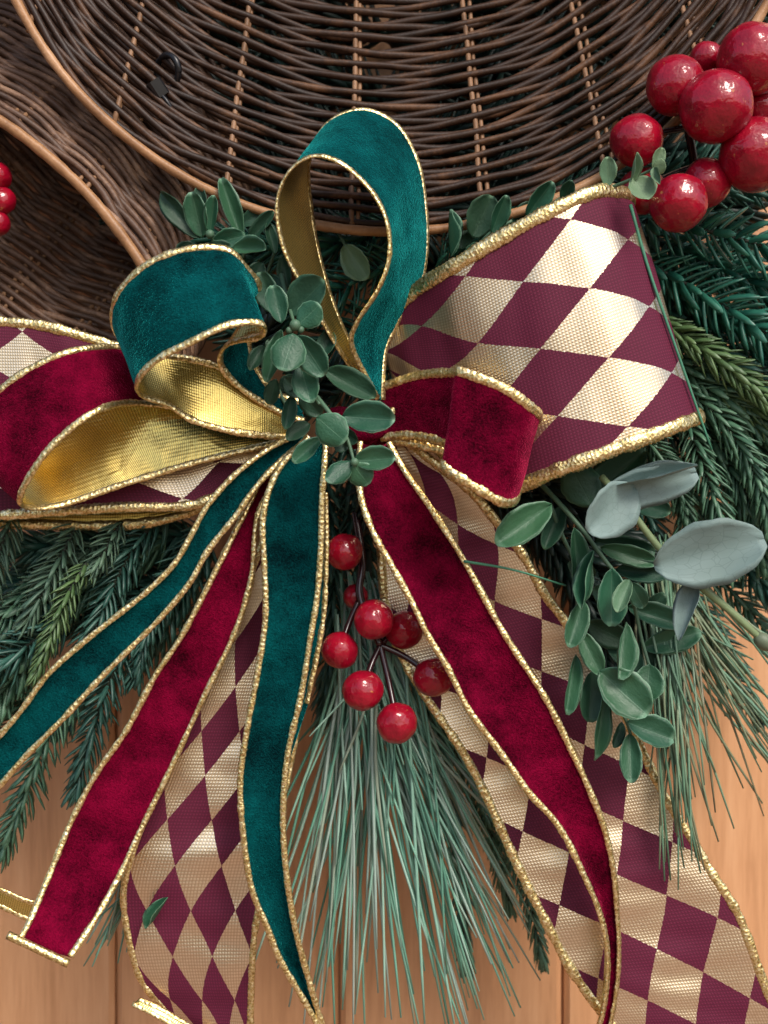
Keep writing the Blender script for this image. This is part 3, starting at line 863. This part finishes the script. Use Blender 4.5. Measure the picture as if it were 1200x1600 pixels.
fir('fir twigs peeping out between the large basket rim and the diamond loop', [
    ([(680, 420, -60), (760, 370, -40), (850, 320, -30), (940, 275, -30)], 44, 6, 2.6, 'emerald', .95),
    ([(690, 380, -90), (800, 350, -80), (900, 300, -80), (1000, 250, -90)], 48, 7, 2.6, 'blue', 1.0),
    ([(720, 450, -100), (850, 400, -100), (990, 360, -110)], 52, 7, 2.6, 'blue', 1.0),
], 17)
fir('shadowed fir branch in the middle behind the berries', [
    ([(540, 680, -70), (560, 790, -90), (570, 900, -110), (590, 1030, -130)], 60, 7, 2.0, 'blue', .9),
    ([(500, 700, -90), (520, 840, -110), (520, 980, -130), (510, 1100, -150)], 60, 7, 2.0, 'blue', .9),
    ([(600, 700, -90), (640, 840, -120), (650, 980, -140), (690, 1150, -170)], 60, 7, 2.0, 'blue', .9),
    ([(460, 700, -100), (450, 820, -120), (420, 960, -140), (400, 1080, -150)], 60, 7, 2.0, 'blue', .9),
    ([(640, 1080, -180), (690, 1200, -200), (715, 1330, -220), (728, 1500, -230)], 46, 6, 2.6, 'blue', .75),
    ([(700, 1150, -180), (760, 1280, -200), (795, 1410, -210)], 42, 6, 2.6, 'forest', .75),
    ([(780, 1270, -180), (825, 1400, -200), (846, 1495, -210)], 40, 5.5, 2.8, 'forest', .75),
    ([(700, 760, -100), (800, 820, -110), (900, 900, -120), (960, 1000, -140)], 56, 7, 2.4, 'blue', .95),
    ([(780, 720, -100), (880, 760, -110), (980, 850, -120)], 56, 7, 2.4, 'blue', .95),
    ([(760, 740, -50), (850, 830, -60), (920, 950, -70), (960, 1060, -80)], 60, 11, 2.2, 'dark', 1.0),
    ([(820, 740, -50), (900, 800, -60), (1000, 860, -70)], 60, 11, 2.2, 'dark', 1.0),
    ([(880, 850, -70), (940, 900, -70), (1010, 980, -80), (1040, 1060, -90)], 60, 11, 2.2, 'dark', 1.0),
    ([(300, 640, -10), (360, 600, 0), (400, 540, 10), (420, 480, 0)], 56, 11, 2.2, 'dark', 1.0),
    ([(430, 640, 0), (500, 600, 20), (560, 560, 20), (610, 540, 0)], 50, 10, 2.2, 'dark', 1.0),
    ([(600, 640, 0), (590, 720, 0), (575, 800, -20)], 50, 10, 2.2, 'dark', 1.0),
], 18)

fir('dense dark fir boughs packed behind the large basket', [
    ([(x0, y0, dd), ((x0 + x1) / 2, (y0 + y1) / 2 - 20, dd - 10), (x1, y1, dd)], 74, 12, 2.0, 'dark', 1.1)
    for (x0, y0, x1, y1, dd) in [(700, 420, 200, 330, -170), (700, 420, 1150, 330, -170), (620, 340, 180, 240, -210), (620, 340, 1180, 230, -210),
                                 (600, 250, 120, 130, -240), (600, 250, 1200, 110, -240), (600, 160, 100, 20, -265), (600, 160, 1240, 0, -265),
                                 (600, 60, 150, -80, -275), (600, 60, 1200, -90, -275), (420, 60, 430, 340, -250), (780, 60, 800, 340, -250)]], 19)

# ------------------------------------------------------------------ long-needled pine tufts
def tuft(label, specs, stem, mat, group='long-needled pine tufts'):
    t = empty('pine_tuft', P(*stem[0]), label, 'pine tuft', group)
    MB().tube(spline([P(*p) for p in stem], 5 * S), 6 * S, 7).build('stem', M['twig'], t)
    for pts, wd in specs:
        path = spline([P(*p) for p in pts], n=9)
        MB().tube(path, [wd * S * k for k in (.8, 1, 1, 1, 1, .95, .9, .8, .55)], 5).build('needle', M[mat], t)
    return t

rng = random.Random(21)
sp = []
for i in range(185):
    o = (rng.gauss(575, 24), rng.uniform(890, 1010), rng.uniform(-60, -10))
    k = rng.random()
    tx = 430 + 400 * k + rng.gauss(0, 14)
    ty = rng.uniform(1300, 1650) - (60 if k > .85 else 0)
    if rng.random() < .18: ty = rng.uniform(1150, 1320)
    ln = math.hypot(tx - o[0], ty - o[1])
    f = min(1.0, ln / 640)
    d1 = rng.uniform(-90, 30)
    m_ = (o[0] + (tx - o[0]) * .45 + rng.gauss(0, 8), o[1] + (ty - o[1]) * .5, (o[2] + d1) / 2 + rng.uniform(-5, 25))
    sp.append(([o, m_, (tx, ty, d1)], rng.uniform(2.0, 2.9)))
tuft('large spray of long pale green pine needles fanning down under the red berries', sp, [(575, 860, -80), (576, 930, -50), (585, 1010, -40)], 'long_needle')

sp = []
for i in range(125):
    o = (rng.gauss(1035, 22), rng.uniform(830, 930), rng.uniform(-110, -60))
    if rng.random() < .62:
        tx = rng.gauss(1065, 36); ty = rng.uniform(1080, 1400) - abs(tx - 1065) * .8
    else:
        tx = rng.uniform(1110, 1290); ty = rng.uniform(1010, 1300)
    near = tx < 1125 and ty > 1130          # these hang down in front of the diamond tail
    d1 = rng.uniform(66, 100) if near else rng.uniform(-110, -40)
    m_ = (o[0] + (tx - o[0]) * .45 + rng.gauss(0, 7), o[1] + (ty - o[1]) * .5, rng.uniform(62, 85) if near else (o[2] + d1) / 2 + 12)
    sp.append(([o, m_, (tx, ty, d1)], rng.uniform(1.8, 2.6)))
tuft('long-needled pine tuft hanging beside the right diamond tail', sp, [(1010, 790, -130), (1030, 850, -100), (1040, 920, -90)], 'long_needle_brown')

sp = []
for i in range(16):
    o = (rng.gauss(225, 14), rng.uniform(1280, 1330), rng.uniform(-60, -20))
    tx = rng.uniform(128, 200); ty = rng.uniform(1440, 1515)
    sp.append(([o, ((o[0] + tx) / 2 + 6, (o[1] + ty) / 2, -30), (tx, ty, rng.uniform(-60, -10))], rng.uniform(1.7, 2.3)))
tuft('small tuft of pine needles showing below the burgundy left tail', sp, [(250, 1230, -60), (232, 1280, -45), (224, 1330, -40)], 'long_needle')

for lab, pts, wd in (
    ('single long green needle lying along the right edge of the big diamond loop', [(985, 320, 118), (1010, 410, 122), (1060, 555, 124), (1112, 703, 120)], 2.8),
    ('single long green needle lying across the right diamond tail below the velvet loop', [(725, 877, 132), (800, 890, 112), (884, 915, 96)], 2.4)):
    o = MB().tube(spline([P(*p) for p in pts], n=14), [wd * S * (1 - .35 * k / 13) for k in range(14)], 6).build('pine_needle', M['green_needle'])
    tag(o, lab, 'needle')

# ------------------------------------------------------------------ leaves
def leaf_mesh(name, shape, bend, cup, mat, fold=0.0, seed=0):
    nu, nv = 8, 14
    mb = MB()
    r = random.Random(seed)
    wv = [r.uniform(-1, 1) for _ in range(6)]
    def prof(v):
        if shape == 'obovate':
            a = math.sin(math.pi * min(1, v ** .80 * .985)) ** .62 * (.50 + .50 * v)
            return max(a / .80 * .5, .02)
        if shape == 'oval':
            return max(.5 * math.sin(math.pi * (v * .965 + .012)) ** .6, .02)
        return max(.5 * math.sin(math.pi * (v ** .85 * .97)) ** .95, .018)    # lance
    for side in (1, -1):
        for i in range(nv + 1):
            v = i / nv
            for j in range(nu + 1):
                u = -1 + 2 * j / nu
                h = prof(v)
                x = u * h * (1 + .03 * math.sin(v * 23 + wv[0] * 3 + (u > 0) * 2))
                z = bend * (v * v - .3 * v) + .03 * math.sin(v * 9 + wv[2] * 3 + u * 2) * abs(u) + cup * (u * u) * h * 1.2 - .02 * math.exp(-(u * 7) ** 2) + .02 * math.sin(v * 5 + wv[1] * 3) * u
                y = v - .03 * abs(bend) * v
                if fold and u > 0:
                    x *= (1 - fold); z += fold * u * h * 1.3
                mb.v.append(Vector((x, y, z + side * .006)))
                mb.uv.append((u, v))
    w1 = nu + 1; off = (nv + 1) * w1
    for i in range(nv):
        for j in range(nu):
            a, b, c, d = i * w1 + j, i * w1 + j + 1, (i + 1) * w1 + j + 1, (i + 1) * w1 + j
            mb.f.append((a, b, c, d)); mb.m.append(0)
            mb.f.append((off + a, off + d, off + c, off + b)); mb.m.append(0)
    bd = [j for j in range(w1)] + [i * w1 + nu for i in range(1, nv + 1)] + [nv * w1 + j for j in range(nu - 1, -1, -1)] + [i * w1 for i in range(nv - 1, 0, -1)]
    for k in range(len(bd)):
        a, b = bd[k], bd[(k + 1) % len(bd)]
        mb.f.append((b, a, off + a, off + b)); mb.m.append(0)
    return mb.mesh(name, mat)

LEAF = {}
for key, mt in (('n', 'leaf'), ('d', 'leaf_dark'), ('l', 'leaf_light')):
    LEAF[key] = [leaf_mesh('leaf', 'obovate', .10, .30, M[mt], seed=1), leaf_mesh('leaf', 'obovate', -.14, .22, M[mt], seed=2),
                 leaf_mesh('leaf', 'obovate', .22, .45, M[mt], seed=3), leaf_mesh('leaf', 'lance', .16, .50, M[mt], seed=4),
                 leaf_mesh('leaf', 'oval', .06, -.16, M[mt], seed=5), leaf_mesh('leaf', 'obovate', .05, .2, M[mt], fold=.45, seed=6)]
EU = [leaf_mesh('leaf', 'oval', .10, .22, M['eucalyptus'], seed=7), leaf_mesh('leaf', 'oval', .02, .16, M['eucalyptus'], seed=8),
      leaf_mesh('leaf', 'lance', .10, .35, M['eucalyptus'], seed=9)]

def leaf(parent, b, t, wd, mesh, roll=0.0, name='leaf'):
    p0, p1 = P(*b), P(*t)
    Y = p1 - p0
    L = Y.length
    yh = Y / L
    n = Vector((0, -1, 0)); n = n - yh * n.dot(yh)
    n = n.normalized() if n.length > 1e-5 else yh.orthogonal().normalized()
    n = Matrix.Rotation(math.radians(roll), 3, yh) @ n
    X = yh.cross(n)
    sx = wd * S
    m = Matrix(((X.x * sx, Y.x, n.x * L, p0.x), (X.y * sx, Y.y, n.y * L, p0.y), (X.z * sx, Y.z, n.z * L, p0.z), (0, 0, 0, 1)))
    o = bpy.data.objects.new(name, mesh)
    o.matrix_basis = m
    root_col.objects.link(o)
    put(o, parent)
    return o

def sprig(label, stems, leaves, buds=(), dz=0, stem_mat='stem_green', stem_r=4.0, seed=0, name='boxwood_sprig', cat='sprig'):
    r = random.Random(seed)
    t = empty(name, P(*stems[0][0]), label, cat)
    for st in stems:
        path = spline([P(*p) for p in st], 5 * S)
        MB().tube(path, [stem_r * S * (1 - .4 * i / len(path)) for i in range(len(path))], 7).build('stem', M[stem_mat], t)
    for lf in leaves:
        bx, by, tx, ty, wd, d, kind, var = lf[:8]
        roll = lf[8] if len(lf) > 8 else r.uniform(-18, 18)
        lift = lf[9] if len(lf) > 9 else r.uniform(-8, 22)
        leaf(t, (bx, by, d), (tx, ty, d + lift), wd, LEAF[kind][var], roll)
    for (x, y, d, q) in buds:
        MB().ellipsoid(P(x, y, d), q * S, q * S, q * S, 12, 8).build('bud', M[stem_mat], t)
    return t

sprig('dark leafy sprig poking up between the two baskets left of the standing loop',
      [[(350, 440, 10), (345, 400, 30), (328, 366, 60)], [(350, 440, 10), (380, 400, 30), (390, 372, 50)], [(400, 470, 10), (420, 420, 30), (428, 395, 40)]],
      [(312, 372, 247, 300, 34, 30, 'd', 1), (316, 372, 300, 300, 38, 62, 'n', 0), (320, 345, 313, 292, 24, 35, 'd', 0), (328, 364, 336, 305, 24, 66, 'n', 0),
       (378, 375, 345, 281, 32, 42, 'n', 0, 10), (332, 380, 382, 368, 36, 50, 'n', 1), (388, 378, 430, 332, 24, 45, 'd', 0), (374, 352, 414, 331, 28, 30, 'd', 1),
       (430, 398, 417, 350, 20, 55, 'd', 0), (362, 388, 420, 394, 34, 62, 'n', 2), (325, 382, 365, 392, 24, 58, 'd', 1), (410, 410, 386, 452, 36, 40, 'd', 1),
       (440, 400, 452, 450, 26, 30, 'd', 0), (300, 380, 275, 400, 26, 30, 'd', 0), (420, 430, 448, 470, 30, 35, 'd', 1), (345, 400, 330, 430, 26, 40, 'd', 0)],
      [(328, 366, 70, 7)], seed=31)
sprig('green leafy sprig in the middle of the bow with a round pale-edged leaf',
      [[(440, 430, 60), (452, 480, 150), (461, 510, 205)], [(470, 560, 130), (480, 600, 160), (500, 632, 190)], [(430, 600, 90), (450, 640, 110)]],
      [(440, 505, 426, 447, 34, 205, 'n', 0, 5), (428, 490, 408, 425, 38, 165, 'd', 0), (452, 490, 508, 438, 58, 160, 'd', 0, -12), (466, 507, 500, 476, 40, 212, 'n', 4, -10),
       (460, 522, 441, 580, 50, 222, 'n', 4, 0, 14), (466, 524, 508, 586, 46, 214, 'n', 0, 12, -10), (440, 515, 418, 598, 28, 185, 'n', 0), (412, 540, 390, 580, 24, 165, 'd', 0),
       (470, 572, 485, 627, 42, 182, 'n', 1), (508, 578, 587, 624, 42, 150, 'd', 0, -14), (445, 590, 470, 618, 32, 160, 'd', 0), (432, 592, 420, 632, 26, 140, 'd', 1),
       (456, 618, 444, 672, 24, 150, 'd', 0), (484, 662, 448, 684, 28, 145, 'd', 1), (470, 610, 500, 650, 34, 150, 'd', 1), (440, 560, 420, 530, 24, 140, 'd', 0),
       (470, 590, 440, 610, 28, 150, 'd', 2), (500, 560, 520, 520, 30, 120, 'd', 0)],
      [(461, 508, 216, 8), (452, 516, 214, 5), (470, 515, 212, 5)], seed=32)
sprig('small glossy sprig lying over the knot above the centre teal tail',
      [[(495, 620, 180), (515, 645, 200), (540, 680, 212), (554, 724, 220)]],
      [(496, 652, 540, 690, 48, 222, 'n', 4, 6), (534, 650, 618, 657, 50, 205, 'n', 0, -8), (502, 684, 459, 724, 28, 190, 'n', 0), (550, 722, 510, 753, 30, 222, 'n', 4),
       (552, 726, 576, 757, 38, 228, 'n', 4), (553, 720, 619, 716, 38, 222, 'n', 0, -10), (545, 700, 520, 690, 24, 205, 'd', 0), (530, 672, 560, 690, 24, 200, 'd', 0)],
      [(554, 722, 228, 6)], seed=33, stem_r=3.6)
sprig('dark leaves peeping over the top edge of the big diamond loop',
      [[(730, 420, 20), (760, 370, 50), (800, 345, 55)], [(800, 400, 20), (850, 330, 50), (890, 300, 60)], [(900, 340, 30), (940, 295, 70), (955, 285, 80)]],
      [(738, 372, 768, 306, 52, 40, 'd', 0), (768, 366, 790, 304, 30, 70, 'n', 0, 20), (822, 340, 863, 283, 34, 60, 'n', 0), (880, 315, 894, 281, 24, 60, 'n', 0),
       (705, 400, 697, 328, 10, 60, 'n', 3, 60), (720, 390, 728, 345, 40, 20, 'd', 1), (800, 360, 830, 318, 30, 30, 'd', 0), (725, 410, 760, 385, 34, 40, 'd', 0)],
      seed=34)
sprig('pale green leaf tip reaching in front of the big red berries',
      [[(930, 300, 120), (965, 289, 140), (1000, 274, 165), (1024, 262, 175)]],
      [(949, 292, 949, 245, 28, 140, 'l', 0, 0), (985, 287, 992, 237, 14, 170, 'l', 3, 30), (990, 277, 1014, 313, 44, 172, 'l', 0, -10), (1020, 264, 1034, 231, 20, 178, 'l', 0),
       (1021, 260, 1041, 260, 22, 180, 'l', 4), (1022, 262, 1033, 290, 14, 182, 'l', 3, 30)], seed=35, stem_r=3.2)
sprig('broad waxy leaf behind the branches inside the standing teal loop',
      [[(520, 350, -20), (535, 375, 5), (545, 395, 15)]],
      [(538, 383, 578, 436, 46, 20, 'l', 2, 20)], seed=36, stem_r=3)

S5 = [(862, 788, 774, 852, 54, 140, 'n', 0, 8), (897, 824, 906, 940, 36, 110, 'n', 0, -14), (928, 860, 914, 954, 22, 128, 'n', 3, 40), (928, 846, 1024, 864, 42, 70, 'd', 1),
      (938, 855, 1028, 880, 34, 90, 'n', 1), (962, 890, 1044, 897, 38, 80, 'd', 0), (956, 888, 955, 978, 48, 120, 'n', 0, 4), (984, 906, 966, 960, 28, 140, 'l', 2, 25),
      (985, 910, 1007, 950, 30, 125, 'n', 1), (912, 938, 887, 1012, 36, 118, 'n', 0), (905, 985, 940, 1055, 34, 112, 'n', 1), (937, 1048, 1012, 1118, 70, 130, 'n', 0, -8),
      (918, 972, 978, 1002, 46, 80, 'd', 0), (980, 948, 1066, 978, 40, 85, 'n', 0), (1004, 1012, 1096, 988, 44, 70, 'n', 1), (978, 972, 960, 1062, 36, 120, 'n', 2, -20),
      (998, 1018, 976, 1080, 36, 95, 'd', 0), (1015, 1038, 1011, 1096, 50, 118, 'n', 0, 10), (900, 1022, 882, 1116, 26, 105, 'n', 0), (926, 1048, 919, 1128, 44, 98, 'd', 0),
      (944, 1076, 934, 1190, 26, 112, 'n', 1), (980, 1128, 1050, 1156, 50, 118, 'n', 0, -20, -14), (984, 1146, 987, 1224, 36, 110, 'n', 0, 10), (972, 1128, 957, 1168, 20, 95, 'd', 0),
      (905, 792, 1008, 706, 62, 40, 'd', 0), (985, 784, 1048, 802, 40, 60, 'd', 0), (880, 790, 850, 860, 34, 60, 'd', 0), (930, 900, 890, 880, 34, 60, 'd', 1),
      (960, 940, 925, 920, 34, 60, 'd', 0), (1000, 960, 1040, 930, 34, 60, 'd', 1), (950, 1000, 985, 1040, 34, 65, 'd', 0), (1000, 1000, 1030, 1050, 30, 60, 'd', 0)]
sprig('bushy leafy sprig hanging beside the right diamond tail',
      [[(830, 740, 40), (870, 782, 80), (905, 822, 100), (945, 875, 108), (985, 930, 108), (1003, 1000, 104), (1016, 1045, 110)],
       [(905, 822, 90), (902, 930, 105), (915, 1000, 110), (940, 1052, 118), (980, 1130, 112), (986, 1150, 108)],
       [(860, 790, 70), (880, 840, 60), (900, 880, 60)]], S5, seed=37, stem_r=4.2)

# eucalyptus spray
eu = empty('eucalyptus_spray', P(960, 770, 150), 'grey-green eucalyptus stem with two big round leaves and a bud at right', 'eucalyptus')
MB().tube(spline([P(940, 745, 120), P(975, 785, 150), P(1035, 862, 155), P(1080, 905, 165), P(1130, 946, 160), P(1186, 996, 150)], 5 * S), 5.2 * S, 9).build('stem', M['eu_stem'], eu)
leaf(eu, (992, 762, 160), (914, 830, 186), 76, EU[0], -14)
leaf(eu, (935, 778, 156), (1088, 738, 160), 62, EU[1], 14)
leaf(eu, (950, 762, 158), (1090, 731, 178), 24, EU[2], -24)
leaf(eu, (1022, 884, 175), (1194, 842, 190), 98, EU[1], 4)
leaf(eu, (1092, 900, 160), (1064, 1002, 165), 34, EU[2], 38)
leaf(eu, (925, 790, 110), (890, 725, 100), 60, LEAF['d'][4], -8)
MB().ellipsoid(P(1194, 1003, 150), 17 * S, 12 * S, 12 * S, 16, 10, rot=Matrix.Rotation(math.radians(35), 3, 'Y')).build('bud', M['bud'], eu)

# twisted scrap of leaf on the left diamond tail
o = leaf(None, (262, 1402, 66), (232, 1452, 62), 18, LEAF['n'][3], 40, name='leaf_scrap')
tag(o, 'curled scrap of green leaf stuck to the left diamond tail', 'leaf')

# ------------------------------------------------------------------ berries
def berries(label, hub, items, stem_r, seed):
    t = empty('berry_pick', P(*hub[0]), label, 'berry cluster')
    MB().tube(spline([P(*p) for p in hub], 4 * S), stem_r * 1.25 * S, 8).build('stem', M['berry_stem'], t)
    r = random.Random(seed)
    for i, (x, y, q, d, sx, sy, sd) in enumerate(items):
        c = P(x, y, d)
        k = (D - d) / D
        ro = Matrix.Rotation(r.uniform(0, 6), 3, 'Y') @ Matrix.Rotation(r.uniform(0, 6), 3, 'X')
        bo = MB().ellipsoid(Vector((0, 0, 0)), q * k * S * 1.02, q * k * S * .99, q * k * S * 1.06, 32, 20, rot=ro, lump=.05, seed=seed + i * 1.7).build('berry', M['berry'])
        bo.location = c
        put(bo, t)
        s0 = P(sx, sy, sd)
        mid = (s0 + c) / 2 + Vector((0, .0015, .001))
        MB().tube(spline([s0, mid, c], 4 * S), stem_r * S, 7).build('stem', M['berry_stem'], t)
    return t

h = (1075, 200, 30)
berries('cluster of big glossy red berries at the upper right', [(1090, 330, -40), (1085, 260, 0), (1075, 200, 30)], [
    (1118, 166, 57, 130, *h), (1177, 92, 55, 105, *h), (1056, 134, 46, 85, *h), (1104, 92, 26, 40, *h), (1190, 168, 36, 55, *h), (1182, 242, 58, 100, *h),
    (995, 219, 40, 80, *h), (1060, 317, 44, 120, 1085, 260, 0), (1104, 286, 38, 75, 1085, 260, 0), (1003, 298, 36, 45, 1085, 260, 0)], 5.5, 41)
h = (594, 1008, 40)
berries('cluster of small red berries hanging in the middle between the velvet tails', [(555, 800, -20), (566, 880, 20), (562, 930, 30), (594, 1008, 45)], [
    (538, 862, 28, 55, 562, 880, 20), (556, 932, 20, 5, 562, 930, 25), (584, 968, 31, 75, 575, 990, 30), (631, 984, 29, 35, *h), (531, 1016, 28, 60, 560, 940, 30),
    (567, 1079, 31, 78, *h), (677, 1058, 31, 62, *h), (620, 1130, 31, 80, *h)], 5.0, 42)
berries('dark red berries at the left edge inside the smaller basket', [(-60, 330, -20), (-35, 320, 0), (-20, 315, 10)], [
    (-4, 276, 22, 5, -20, 315, -10), (3, 314, 21, 10, -20, 315, -10), (-4, 348, 20, 8, -20, 315, -10), (-40, 300, 24, 35, -20, 315, 10)], 4.0, 43)
